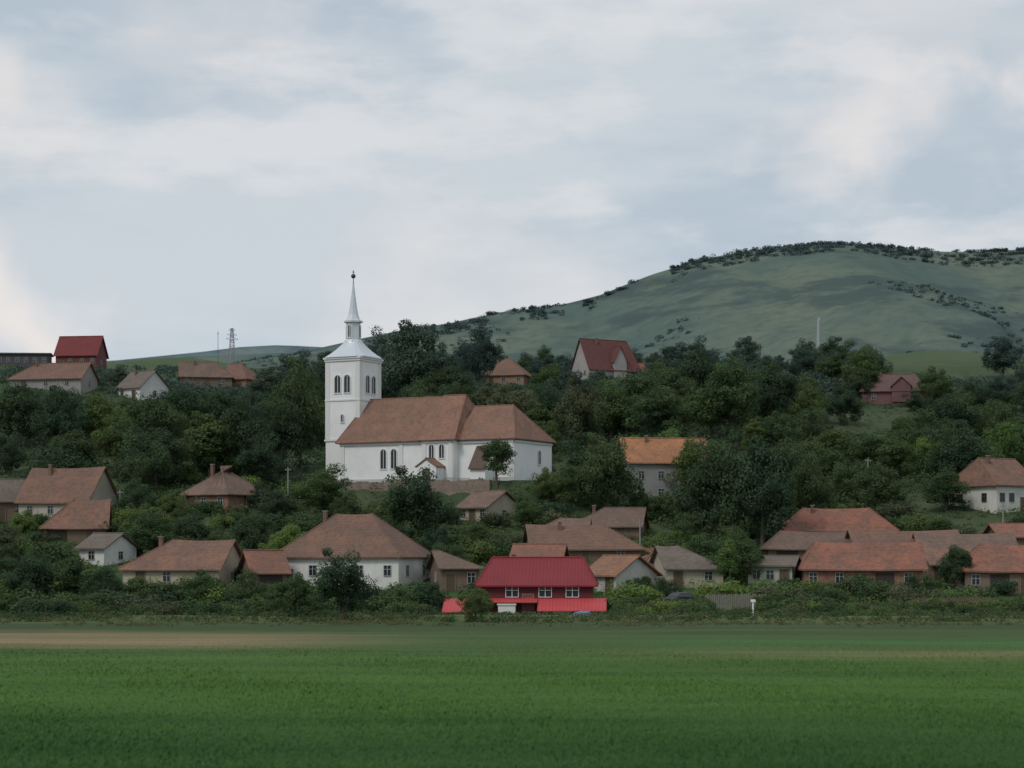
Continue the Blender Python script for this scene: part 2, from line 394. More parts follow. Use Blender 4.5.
def wall_mesh(L,W,H,RH,hl,hr,mat,zb=-3.,name='wall'):
    v=[(-L/2,-W/2,zb),(L/2,-W/2,zb),(L/2,W/2,zb),(-L/2,W/2,zb),(-L/2,-W/2,H),(L/2,-W/2,H),(L/2,W/2,H),(-L/2,W/2,H)]
    f=[(0,1,5,4),(2,3,7,6)]
    if hr>0: f.append((1,2,6,5))
    else: v.append((L/2,0,H+RH)); f.append((1,2,6,len(v)-1,5))
    if hl>0: f.append((3,0,4,7))
    else: v.append((-L/2,0,H+RH)); f.append((3,0,4,len(v)-1,7))
    return mesh_obj(name,v,f,mat)
def roof_mesh(L,W,H,RH,hl,hr,mat,oh=.5,t=.16,name='roof',sag=0.,oe=None):
    oe=oh if oe is None else oe
    sl=RH/(W/2); drop=sl*oh
    x0=-L/2-(oe if hl==0 else oh); x1=L/2+(oe if hr==0 else oh); y=W/2+oh
    z=H-drop+.04; zr=H+RH+.04
    rx0=x0 if hl==0 else -L/2+hl; rx1=x1 if hr==0 else L/2-hr
    nseg=6
    mb=MB()
    def lay(dz):
        vs=[]
        for i in range(nseg+1):
            a=i/nseg; s=-sag*math.sin(math.pi*a)
            xe=x0+(x1-x0)*a; xr=rx0+(rx1-rx0)*a
            vs+= [(xe,-y,z+dz+s*.4),(xr,0,zr+dz+s),(xe,y,z+dz+s*.4)]
        return vs
    vt=lay(t); vb=lay(0); n=len(vt); fs=[]
    for i in range(nseg):
        a=3*i; c=3*(i+1)
        fs+=[(a,c,c+1,a+1),(a+1,c+1,c+2,a+2),(n+a+1,n+c+1,n+c,n+a),(n+a+2,n+c+2,n+c+1,n+a+1),(n+a,n+c,c,a),(a+2,c+2,n+c+2,n+a+2)]
    e=3*nseg
    fs.append((0,1,n+1,n)); fs.append((1,2,n+2,n+1)); fs.append((e+1,e,n+e,n+e+1)); fs.append((e+2,e+1,n+e+1,n+e+2))
    if hl>0: fs.append((2,1,0)); fs.append((0,n,n+2,2))
    if hr>0: fs.append((e,e+1,e+2)); fs.append((e+2,n+e+2,n+e,e))
    mb.add(vt+vb,fs,0)
    if sag==0: mb.beam((rx0,0,zr+t),(rx1,0,zr+t),.11,.11,6)
    if hl>0:
        mb.beam((x0,-y,z+t),(rx0,0,zr+t),.09,.09,5); mb.beam((x0,y,z+t),(rx0,0,zr+t),.09,.09,5)
    if hr>0:
        mb.beam((x1,-y,z+t),(rx1,0,zr+t),.09,.09,5); mb.beam((x1,y,z+t),(rx1,0,zr+t),.09,.09,5)
    return mb.obj(name,mat)
def chimney(parent,x,y,z0,z1,col=(.20,.12,.09)):
    mb=MB(); mb.box(-.22,.22,-.22,.22,0,z1-z0,0); mb.box(-.28,.28,-.28,.28,z1-z0,z1-z0+.12,1)
    o=mb.obj('chimney',[brick(col),plain('mortar_cap',(.25,.23,.2),.9)]); par(o,parent,(x,y,z0)); return o
PROT=[]
EXCL=[]
WHITE=(.66,.66,.63); CREAM=(.40,.36,.27); GREY=(.28,.27,.25); BRN=(.17,.12,.085); ORB=(.25,.145,.095)
R1=(.28,.118,.080); R2=(.25,.13,.092); R3=(.20,.13,.10); R4=(.42,.185,.085); RG=(.19,.155,.13); RD=(.135,.048,.046)
def house(cx,base,Wpx,wpx,rpx,dep,rot,hl,hr,wc,rc,label,nf=2,ne=1,metal=False,sag=.0,chim=1,wm=None,prot=.8,brk=False,door=True,cat='house',D=None,wy=None,barn=0,dormer=False,grey=.7,wing=None):
    x,y0=gp(cx,base) if D is None else ((cx-512)/F*D,D)
    s=y0/F; z=CH+(HZ-base)*s
    y=y0+dep/2; x=(cx-512)/F*(y0+dep*.3)
    r=math.radians(rot); Wm=Wpx*s
    L=max((Wm-1.0-dep*abs(math.sin(r)))/math.cos(r),dep*.55); H=wpx*s; RH=rpx*s*1.04+.25
    e=top('house' if cat!='barn' else 'barn',label,cat,(x,y,z),r,'houses of the village' if cat!='barn' else 'barns of the village')
    wmat=brick(wc) if brk else plaster(wc)
    par(wall_mesh(L,dep,H,RH,hl,hr,wmat),e)
    hi=dep/2
    ro=par(roof_mesh(L,dep,H,RH,hl*hi,hr*hi,tiles(rc,metal,grey),sag=sag),e)
    if dormer:
        dw=dep*.45; dl=dep*.5
        par(wall_mesh(dl,dw,H+RH*.25,RH*.5,0,0,wmat,zb=H*.2,name='dormer_wall'),e,(L*.1,-dep/2+dl/2-.4,0),math.pi/2)
        par(roof_mesh(dl,dw,H+RH*.25,RH*.5,0,0,tiles(rc,metal,grey),oh=.3,name='dormer_roof'),e,(L*.1,-dep/2+dl/2-.4,0),math.pi/2)
    if wing:
        wl,wd,wh_,wr=wing
        par(wall_mesh(wl,wd,wh_,wr,1,1,wmat,name='wing_wall'),e,(L/2+wl/2+.01,-dep*.1,0))
        par(roof_mesh(wl,wd,wh_,wr,.01,wd*.45,tiles((.27,.09,.065),False,.3),name='wing_roof'),e,(L/2+wl/2+.01,-dep*.1,0))
    for i in range(chim):
        cxx=(-.22+.5*i)*L; chimney(ro,cxx,.9 if i%2 else -.9,H+RH*.55,H+RH+.45)
    wh=min(1.15,H*.42); ww=.85
    zz=H*.38 if wy is None else wy
    wme=window_mesh(ww,wh,wm)
    items=['w']*nf+(['d'] if door else [])+['b']*barn
    rs=random.Random(cx*7+base); rs.shuffle(items)
    n=len(items)
    for i,it in enumerate(items):
        xx=-L/2+L*(i+.5+rs.uniform(-.12,.12))/n
        if it=='d': put_win(e,door_mesh(1.,min(2.05,H*.8)),xx,-dep/2,0.05,0,'door')
        elif it=='b': put_win(e,barn_door(min(2.8,L/n*.8),min(2.2,H*.82)),xx,-dep/2,0.05,0,'barn_door')
        else:
            put_win(e,wme,xx,-dep/2,zz)
            if wy is not None: put_win(e,wme,xx,-dep/2,zz-2.7)
    for i in range(ne):
        yy=-dep/2+dep*(i+.5)/ne
        if rot<0: put_win(e,wme,L/2,yy,zz,math.pi/2)
        else: put_win(e,wme,-L/2,yy,zz,-math.pi/2)
    EXCL.append((x,y,max(L,dep)*.5+.3))
    if prot: PROT.append((cx-Wpx/2+5,cx+Wpx/2-5,base-wpx-rpx,base-wpx*prot,y0))
    return e

# -- lower front row
house(353,588,164,33,37,11.5,-17,.95,.95,WHITE,R2,'large white house with brown hipped tile roof',4,2,chim=1,prot=.3,sag=.1)
house(182,590,124,22,24,9,-12,1,0,CREAM,R2,'low cream house under long brown tile roof',2,1,sag=.15)
house(262,592,46,20,17,7,20,0,0,BRN,R1,'small shed with orange brown tile roof',0,1,chim=0,barn=1,door=False)
house(106,566,42,18,11,7,-25,0,0,WHITE,RG,'small white outbuilding with pale gable roof',1,1,chim=0,door=False)
house(454,592,60,24,13,8,12,0,1,BRN,R3,'brown outbuilding with weathered tile roof',1,1,chim=0)
# -- left middle
house(66,522,100,22,30,9,-18,0,0,(.42,.38,.32),R2,'long farmhouse with patchy reddish tile roof',2,1,sag=.2,chim=1)
house(74,544,76,18,24,8,8,1,0,BRN,R2,'brown barn with sagging tile roof',0,0,sag=.25,chim=0,cat='barn',barn=1)
house(10,522,48,22,18,7,10,0,0,BRN,RG,'dark wooden barn with grey brown roof',1,0,chim=0,cat='barn')
house(224,513,88,20,24,10,-28,1,1,ORB,R3,'brick house with grey brown hipped roof',2,1,brk=True)
# -- left skyline
house(80,369,50,15,17,8,-8,0,0,(.14,.05,.045),(.17,.03,.03),'dark red house with red metal roof',3,1,metal=True,chim=0,prot=.3)
house(22,367,58,13,.5,7,4,0,0,(.08,.075,.08),(.10,.09,.09),'long low dark flat roofed building with bright windows',6,0,chim=0,door=False,cat='building')
house(52,390,88,12,14,9,-12,1,0,GREY,R2,'grey house with brown tile roof on the ridge',2,1)
house(142,400,54,13,15,9,-35,0,0,WHITE,RG,'white gabled house with grey brown roof',1,1)
house(205,388,60,12,13,8,10,0,1,BRN,R3,'brown house with low tile roof among trees',2,1,chim=1)
house(242,390,44,12,14,8,-25,0,1,ORB,R2,'small brick house with brown roof among trees',1,1,chim=0)
# -- center
house(508,385,54,11,15,9,-15,1,1,(.26,.17,.12),R2,'brown house with hipped tile roof among trees',2,0,prot=.3)
house(606,380,72,12,27,9,30,0,.3,(.34,.32,.31),RD,'pale house with steep dark red gable roof and low wing',2,2,grey=.25,dormer=True,prot=.2,wing=(8,7,2.8,2.4))
house(490,522,70,15,13,8,-38,0,0,CREAM,R3,'low cream house with dark brown gable roof',2,1,chim=0)
house(664,504,100,42,22,11,8,0,0,(.25,.25,.24),R4,'two storey grey house with orange tile roof',4,1,chim=1,wy=3.9,door=False,grey=.5)
house(610,536,84,10,15,8,-10,1,0,BRN,R3,'brown shed with weathered tile roof',1,0,chim=1)
house(583,562,124,14,20,9,6,0,1,BRN,R2,'long low house with brown tile roof',2,0,sag=.15,chim=1)
house(560,545,70,10,14,8,-6,1,0,BRN,R3,'low shed with grey brown tile roof',1,0,sag=.1,chim=0)
house(622,593,44,18,15,8,-40,0,0,(.5,.49,.46),(.30,.15,.09),'white gabled cottage with orange brown tile roof',1,1,chim=0,grey=.5)
house(652,582,66,14,15,8,6,1,1,BRN,R2,'low brown house with hipped tile roof',1,0,chim=0)
house(688,588,76,20,18,9,8,0,1,CREAM,RG,'house with grey brown weathered roof',1,1,sag=.1,chim=0)
house(540,575,64,14,13,8,-8,0,0,BRN,R1,'low barn with reddish tile roof',0,0,chim=0,cat='barn',barn=1)
# -- right cluster: long, low, overlapping roofs
house(838,542,122,12,19,9,-3,.7,.7,BRN,R1,'long house with reddish brown hipped roof',2,1,chim=1,sag=.15)
house(822,560,120,12,14,8,-2,.5,0,BRN,R3,'long low shed with weathered tile roof',0,0,sag=.25,chim=0,barn=2,cat='barn')
house(905,562,116,13,16,8,3,0,0,(.20,.15,.11),R2,'long low outbuilding with reddish tile roof',0,0,sag=.25,chim=0,barn=2,cat='barn')
house(862,592,132,24,22,9,-4,.35,0,(.28,.15,.10),R1,'brick house with wide red tile roof',3,1,brk=True,barn=1,chim=0,sag=.2)
house(775,588,66,22,6,7,-14,0,0,(.40,.44,.34),RG,'low pale green house with flat gable roof',2,0,chim=0)
house(966,566,104,16,14,8,-3,0,0,BRN,R3,'barn with long brown tile roof',0,0,chim=0,sag=.25,cat='barn',barn=2)
house(950,580,60,16,12,7,4,0,0,BRN,R2,'low lean barn with brown tile roof',0,0,chim=0,sag=.15,cat='barn',barn=1)
house(1010,594,110,24,22,10,-5,.5,0,(.20,.14,.11),R1,'brown walled house with large tile roof',2,1,chim=0,barn=1,sag=.2)
house(1024,548,70,11,10,8,3,0,0,BRN,R1,'low building with red tile roof',1,0,chim=0)
house(996,512,92,28,23,9.5,33,.25,0,(.56,.56,.51),R2,'cream white house with gable front and brown tile roof',3,2,wm=plain('dark_frame',(.10,.09,.08),.6),prot=.3)
house(896,405,76,15,15,9,-10,.6,.6,(.17,.08,.085),(.15,.085,.08),'muted purple red house with greyish red roof',2,1,grey=.5,dormer=True)

# ------------------------------------------------------------ red house (front)
D0=199.; s=D0/F
x=(538-512)*s*1.01; zb=tz(x,D0)-.05
eR=top('house','crimson house with bright red metal roof and white windows','house',(x,D0+4,zb),math.radians(-3),'houses of the village')
L=11.2;W=8;H=3.05;RH=2.45
redw=plaster((.11,.024,.027),.4)
par(wall_mesh(L,W,H,RH,.1,.1,redw),eR)
rr=par(roof_mesh(L,W,H,RH,1.0,1.0,tiles((.225,.030,.036),True),oh=.5),eR)
chimney(rr,-2.5,1.2,H+RH*.5,H+RH+.5)
WW=plain('bright_white_frame',(.75,.75,.73),.6,var=.1)
for xx in(-2.4,.9,3.6): put_win(eR,window_mesh(1.2,1.0,WW),xx,-W/2,1.8)
put_win(eR,door_mesh(1.,2.,(.25,.05,.05)),-.8,-W/2,0,0,'door')
def leanto(parent,x0,x1,yw,dep,z1,z0,mat,name='porch_roof',posts=True):
    mb=MB(); t=.1
    mb.add([(x0,yw,z1),(x1,yw,z1),(x1,yw-dep,z0),(x0,yw-dep,z0),(x0,yw,z1-t),(x1,yw,z1-t),(x1,yw-dep,z0-t),(x0,yw-dep,z0-t)],
      [(3,2,1,0),(4,5,6,7),(0,1,5,4),(2,3,7,6),(1,2,6,5),(3,0,4,7)])
    o=par(mb.obj(name,mat),parent)
    if posts:
        n=max(2,int((x1-x0)/2.2)+1)
        for i in range(n):
            xx=x0+.15+(x1-x0-.3)*i/(n-1); 
            p=MB(); p.box(-.06,.06,-.06,.06,-2,z0-.1,0); par(p.obj('porch_post',plain('post_wood',(.3,.06,.05),.7)),parent,(xx,yw-dep+.15,0))
pink=tiles((.50,.075,.080),True)
leanto(eR,.2,7.0,-W/2-.02,2.6,1.65,.5,pink)
leanto(eR,-9.2,-6.2,-W/2+.6,3.2,1.6,.35,pink)
mb=MB(); mb.box(-9.0,-5.65,-W/2+.65,W/2-2,-2,1.35,0); par(mb.obj('annex_wall',redw),eR)
mb=MB(); mb.box(-3.7,-2.0,-W/2-1.6,-W/2-.02,-2,1.1,0); mb.box(-3.8,-1.9,-W/2-1.7,-W/2-1.6,1.0,1.15,0); par(mb.obj('porch_step_wall',plaster(WHITE)),eR)
leanto(eR,-5.5,.15,-W/2-.02,1.4,1.66,1.32,pink,'balcony_roof',False)
EXCL.append((x,D0+4,7.5)); PROT.append((443,606,562,612,D0))

# ------------------------------------------------------------ church
CHW=plaster((.78,.78,.77),.22); CT=tiles((.275,.145,.102),False,.5); TRIM=plain('lime_trim',(.68,.68,.66),.8,var=.1); SHT=plain('pale_sheet_metal',(.60,.64,.67),.45,.2,.2)
ch=top('church','white church with square bell tower and brown tile roof','church',(-23.6,321,17.0),math.radians(-28))
def blk(L,W,H,RH,hl,hr,xc,yc=0,name='nave'):
    w=par(wall_mesh(L,W,H,RH,hl,hr,CHW,zb=-4,name=name+'_wall'),ch,(xc,yc,0))
    r=par(roof_mesh(L,W,H,RH,hl,hr,CT,oh=.55,name=name+'_roof'),ch,(xc,yc,0)); return w,r
n1,n2,n3=15.2,20.4,30.4
blk(n1,14.6,6.9,6.8,.9,0,n1/2,0,'nave')
blk(n2-n1+.4,15.8,6.92,6.9,0,2.2,(n1+n2)/2+.2,0,'transept')
blk(n3-n2-.4,12.6,6.86,5.1,0,3.4,(n2+n3)/2+.2,0,'choir')
def strip(x0,x1,y,z,name='cornice',d=.25,h=.3):
    mb=MB(); mb.box(x0,x1,y-d,y,z,z+h,0); return par(mb.obj(name,TRIM),ch)
strip(.05,n1-.1,-7.305,6.1); strip(n1+.02,n2+.3,-7.905,6.1,d=.2); strip(n2+.45,n3,-6.305,6.05)
mb=MB(); mb.box(0,.22,-6.2,6.2,0,.3); par(mb.obj('cornice',TRIM),ch,(n3+.005,0,6.05))
mb=MB()
mb.box(.0,n1-.1,-7.45,-7.303,-4,.8); mb.box(n1,n2+.4,-8.05,-7.903,-4,.8); mb.box(n2+.45,n3+.1,-6.45,-6.303,-4,.8)
par(mb.obj('plinth',plaster((.50,.50,.49),.5)),ch)
for xx,yy in((.5,-7.3),(n1-4,-7.3),(n1+.5,-7.9),(n2-.1,-7.9),(n3-.5,-6.3)):
    mb=MB(); mb.box(-.35,.35,-.14,-.003,.82,6.08); par(mb.obj('pilaster',TRIM),ch,(xx,yy,0))
aw=window_mesh(1.0,3.0,TRIM,True); a2=window_mesh(.85,2.1,TRIM,True)
for xx in(8.0,9.9): put_win(ch,aw,xx,-7.3,2.4)
put_win(ch,a2,n1+1.8,-7.9,3.8); put_win(ch,a2,n1+3.6,-7.9,3.8)
put_win(ch,a2,n3-1.5,-6.3,3.)
put_win(ch,a2,n3,2.0,3.,math.pi/2)
par(wall_mesh(2.6,3.4,2.4,1.1,0,0,CHW,zb=-4,name='porch_wall'),ch,(n1+2.4,-9.25,0),math.radians(90))
par(roof_mesh(2.6,3.4,2.4,1.1,0,0,CT,oh=.2,name='porch_roof'),ch,(n1+2.4,-9.25,0),math.radians(90))
put_win(ch,door_mesh(1.1,2.0),n1+2.4,-10.55,0.02,0,'door')
sx0,sx1=n2+3.9,n2+6.5
mb=MB(); mb.add([(sx0,-8.9,-4),(sx1,-8.9,-4),(sx1,-6.31,-4),(sx0,-6.31,-4),(sx0,-8.9,2.2),(sx1,-8.9,2.2),(sx1,-6.31,5.4),(sx0,-6.31,5.4)],[(0,1,5,4),(1,2,6,5),(3,0,4,7),(4,5,6,7)])
par(mb.obj('stair_wall',CHW),ch)
leanto(ch,sx0-.2,sx1+.2,-6.46,2.8,5.6,2.0,tiles((.13,.085,.07),False,.5),'stair_roof',False)
tx=-2.2; tw=3.2
mb=MB(); mb.box(tx-tw,tx+tw,-tw,tw,-4,20.3,0); par(mb.obj('tower_wall',CHW),ch)
def ring(z0,z1,out,name):
    mb=MB(); a=tw+out
    mb.box(tx-a,tx+a,-a,a,z0,z1); return par(mb.obj(name,TRIM),ch)
ring(-4,1.0,.18,'tower_plinth'); ring(7.2,7.5,.18,'string_course'); ring(13.6,13.85,.12,'string_course'); ring(19.95,20.3,.18,'tower_cornice'); ring(20.3,20.6,.32,'tower_cornice')
for sx in(-1,1):
    for sy in(-1,1):
        mb=MB(); mb.box(-.42,.42,-.42,.42,7.56,19.9); par(mb.obj('pilaster',TRIM),ch,(tx+sx*(tw-.36),sy*(tw-.36),0))
bell=window_mesh(1.1,2.8,TRIM,True); sm=window_mesh(.5,1.2,TRIM,True)
for xx in(-.9,.9):
    put_win(ch,bell,tx+xx,-tw,14.9); put_win(ch,bell,tx+tw,xx,14.9,math.pi/2); put_win(ch,bell,tx-tw,xx,14.9,-math.pi/2)
put_win(ch,sm,tx,-tw,10.2); put_win(ch,sm,tx-tw,0,10.2,-math.pi/2)
def sq_oct(a,k,z,n=24):
    out=[]
    for i in range(n):
        t=2*math.pi*(i+.5)/n; c,s_=math.cos(t),math.sin(t)
        sqr=1/max(abs(c),abs(s_)); rr_=(sqr*(1-k)+1.0*k)*a
        out.append((tx+c*rr_,s_*rr_,z))
    return out
prof=[(20.6,3.66,0),(20.8,3.6,.02),(21.2,3.1,.05),(21.8,2.5,.15),(22.4,2.0,.35),(23.0,1.6,.7),(23.35,1.45,1)]
mb=MB(); vs=[];fs=[];n=24
for z_,a_,k_ in prof: vs+=sq_oct(a_,k_,z_)
for j in range(len(prof)-1):
    for i in range(n): fs.append((j*n+i,j*n+(i+1)%n,(j+1)*n+(i+1)%n,(j+1)*n+i))
mb.add(vs,fs); par(mb.obj('tower_roof',SHT),ch)
mb=MB(); mb.frustum(tx,0,23.3,26.4,1.2,1.15,8,0,math.pi/8); mb.frustum(tx,0,26.4,26.65,1.55,1.55,8,0,math.pi/8); mb.frustum(tx,0,23.3,23.6,1.55,1.4,8,0,math.pi/8)
lan=par(mb.obj('lantern',SHT),ch)
for k in range(4):
    a=k*math.pi/2; 
    lw=window_mesh(.5,1.9,TRIM,True); put_win(lan,lw,tx+1.1*math.cos(a-math.pi/2),1.1*math.sin(a-math.pi/2),24.0,a)
mb=MB(); sp=[(26.65,1.4),(27.0,1.05),(27.7,.80),(28.8,.60),(30.2,.42),(31.4,.26),(32.6,.14)]
for (z0,a0),(z1,a1) in zip(sp,sp[1:]): mb.frustum(tx,0,z0,z1,a0,a1,8,0,math.pi/8,caps=False)
par(mb.obj('spire',SHT),ch)
me=bpy.data.meshes.new('ball'); bm=bmesh.new(); bmesh.ops.create_uvsphere(bm,u_segments=12,v_segments=8,radius=.38); bm.to_mesh(me); bm.free()
me.materials.append(plain('dark_metal',(.08,.08,.09),.4,.6)); bo=bpy.data.objects.new('spire_ball',me); COL.objects.link(bo); par(bo,ch,(tx,0,33.9))
mb=MB(); mb.frustum(0,0,0,1.2,.09,.06,6); par(mb.obj('finial_rod',plain('dark_metal',(.08,.08,.09),.4,.6)),ch,(tx,0,32.5))
mb=MB(); mb.box(-.05,.05,-.05,.05,0,.75); mb.box(-.2,.2,-.045,.045,.4,.5); par(mb.obj('cross',plain('dark_metal',(.08,.08,.09),.4,.6)),ch,(tx,0,34.1),math.radians(28))
PROT.append((325,383,275,480,320)); PROT.append((345,553,399,474,302)); PROT.append((345,470,399,480,302))
# retaining stone wall
mb=MB(); nv=Vector((-.471,-.882,0)); dv_=Vector((.882,-.471,0)); p00=Vector((-26,321,0))+nv*13.2
p0=p00+dv_*8; p1=p00+dv_*33; n=14; d=(p1-p0)/n
for i in range(n):
    a=p0+d*i; bq=p0+d*(i+1); nrm=Vector((-d.y,d.x,0)).normalized()*.4
    zt=17.05+.12*math.sin(i*1.7)
    c=[a-nrm,bq-nrm,bq+nrm,a+nrm]
    mb.add([(v.x,v.y,8) for v in c]+[(v.x,v.y,zt) for v in c],[(0,1,5,4),(1,2,6,5),(2,3,7,6),(3,0,4,7),(4,5,6,7)])
sw=mb.obj('retaining_wall',brick((.24,.19,.15))); sw['label']='old brown stone retaining wall below the church'; sw['category']='wall'
PROT.append((358,384,483,498,297)); PROT.append((452,500,484,499,297))

# ------------------------------------------------------------ poles, pylon, misc
def pole(px,row,hpx,arm=True,lab='grey concrete utility pole with short crossarm',D=None):
    x,y=gp(px,row) if D is None else ((px-512)/F*D,D)
    h=hpx*y/F; z=tz(x,y)
    e=top('utility_pole',lab,'pole',(x,y,z),random.uniform(-.3,.3),'utility poles in the village')
    mb=MB(); mb.frustum(0,0,-1,h,.13,.08,8); par(mb.obj('post',plain('concrete_pole',(.26,.25,.235),.9)),e)
    if arm:
        mb=MB(); mb.box(-.5,.5,-.04,.04,h-.5,h-.42)
        for xx in(-.4,-.15,.15,.4): mb.frustum(xx,0,h-.42,h-.25,.04,.03,6)
        par(mb.obj('crossarm',plain('crossarm_metal',(.25,.25,.25),.6)),e)
for a in((868,486,28),(733,538,48),(1003,540,36),(288,505,38),(330,600,50),(640,560,40),(120,520,30)): pole(*a)
def lattice(px,row,hpx,D):
    x=(px-512)/F*D; z=tz(x,D); h=CH+(HZ-row+hpx)*D/F-z
    e=top('power_pylon','tall grey steel lattice power pylon on the ridge','pylon',(x,D,z),.5)
    b0=h*.10; b1=h*.02; n=8
    mb=MB()
    def q(i,k):
        t=i/n; w=b0+(b1-b0)*t**.7; return Vector((w*(1 if k in(0,3) else -1),w*(1 if k<2 else -1),h*t))
    for i in range(n):
        for k in range(4):
            mb.beam(q(i,k),q(i+1,k),.08,n=4); mb.beam(q(i,k),q(i+1,(k+1)%4),.04,n=4); mb.beam(q(i+1,k),q(i,(k+1)%4),.04,n=4)
    M=plain('galvanised_steel',(.30,.31,.33),.5,.3)
    par(mb.obj('lattice_tower',M),e)
    for zz,w in((.74,.15),(.84,.12),(.95,.08)):
        a=MB(); 
        for s_ in(-1,1): a.beam((0,0,h*zz+.5),(s_*h*w,0,h*zz),.06,n=4); a.beam((0,0,h*zz-.3),(s_*h*w,0,h*zz),.06,n=4)
        par(a.obj('crossarm',M),e)
lattice(232,372,44,560)
x=(218-512)/F*520
e=top('antenna_mast','thin dark antenna mast beside a ridge house','mast',(x,520,tz(x,520)))
mb=MB(); mb.frustum(0,0,-1,10,.08,.05,6); mb.box(-.3,.3,-.04,.04,9.2,9.3); par(mb.obj('mast_tube',plain('dark_steel',(.08,.08,.09),.5)),e)
x=(819-512)/F*610
e=top('obelisk','grey tapering stone obelisk above the trees','monument',(x,610,tz(x,610)))
mb=MB(); mb.box(-.9,.9,-.9,.9,-1,1.2); mb.frustum(0,0,1.2,14,.9,.55,4); mb.frustum(0,0,14,15,.55,.02,4); par(mb.obj('shaft',plain('grey_stone',(.32,.35,.35),.9)),e)
x,y=(753-512)/F*192,192
e=top('marker_post','short white marker post with cap in grass','post',(x,y,tz(x,y)))
mb=MB(); mb.frustum(0,0,-.3,1.3,.09,.08,8); mb.box(-.22,.22,-.1,.1,1.3,1.55); par(mb.obj('post_shaft',WW),e)
def car(px,D,rot,col,lab):
    x=(px-512)/F*D; z=tz(x,D)
    e=top('parked_car',lab,'car',(x,D,z),rot)
    prof=[(-2.1,.35),(-2.12,.75),(-1.95,.92),(-1.3,1.0),(-.75,1.42),(.75,1.45),(1.45,.98),(2.0,.85),(2.1,.6),(2.08,.33)]
    m=len(prof); mb=MB()
    def wd(z): return .84 if z<1.05 else .66
    vs=[(x_,-wd(z_),z_) for x_,z_ in prof]+[(x_,wd(z_),z_) for x_,z_ in prof]
    mb.add(vs,[tuple(range(m)),tuple(range(m,2*m))[::-1]]+[(i,m+i,m+(i+1)%m,(i+1)%m) for i in range(m)])
    par(mb.obj('body',plain('car_paint',col,.3)),e)
    g_=MB()
    for s_ in(-1,1):
        g_.add([(-1.1,s_*.81,1.02),(1.2,s_*.80,1.02),(.7,s_*.69,1.38),(-.7,s_*.69,1.38)],[(0,1,2,3)])
    g_.add([(-1.33,-.7,1.03),(-1.33,.7,1.03),(-.80,.6,1.40),(-.80,-.6,1.40)],[(0,1,2,3)])
    par(g_.obj('car_windows',glassm()),e)
    for xx in(-1.3,1.3):
        for s_ in(-1,1):
            w_=MB(); w_.beam((0,-.1,0),(0,.1,0),.32,n=14,mi=0); w_.beam((0,-.11,0),(0,.11,0),.18,n=10,mi=1)
            par(w_.obj('wheel',[plain('tyre',(.02,.02,.02),.9),plain('rim',(.4,.4,.42),.4,.6)]),e,(xx,s_*.8,.32))
    for s_ in(-1,1):
        w_=MB(); w_.box(-.03,.03,-.15,.15,-.08,.08); par(w_.obj('headlight',FW),e,(2.09,s_*.6,.72))
    EXCL.append((x,D,2.2)); PROT.append((px-12,px+12,588,594,D))
car(681,214,.8,(.02,.022,.028),'dark parked car beside the village houses')
x=(583-512)/F*191.5; z=tz(x,191.5)
bm=bmesh.new(); bmesh.ops.create_icosphere(bm,subdivisions=3,radius=1)
for v in bm.verts:
    nn=noise.noise(v.co*1.8)*.25
    v.co=Vector((v.co.x*1.0*(1+nn),v.co.y*.9*(1+nn),max(v.co.z,-.2)*.45*(1+nn)))
me=bpy.data.meshes.new('tarpaulin'); bm.to_mesh(me); bm.free(); me.materials.append(plain('blue_tarp',(.12,.22,.36),.6))
o=bpy.data.objects.new('tarpaulin',me); COL.objects.link(o); o.location=(x,191.5,z); o['label']='crumpled blue tarpaulin over a pile beside red house'; o['category']='tarpaulin'
def fence(px0,px1,D,h,col,lab):
    x0=(px0-512)/F*D; x1=(px1-512)/F*D; n=int((x1-x0)/.22)
    mb=MB()
    for i in range(n):
        x=x0+i*.22; z=tz(x,D); mb.box(x,x+.16,D,D+.03,z-.1,z+h*(1+.04*math.sin(i*2.3)))
    for k in(.3,.8): 
        for i in range(0,n,10):
            x=x0+i*.22; z=tz(x,D); mb.box(x,min(x+2.2,x1),D+.031,D+.08,z+h*k,z+h*k+.08)
    o=mb.obj('fence',plain('fence_wood',col,.9)); o['label']=lab; o['category']='fence'
fence(705,768,206,1.7,(.20,.19,.16),'weathered grey board fence in front of houses')
fence(905,1000,205,1.5,(.16,.11,.08),'brown board fence along the lane')
fence(20,50,204,2.2,(.35,.08,.05),'reddish board fence among bushes')

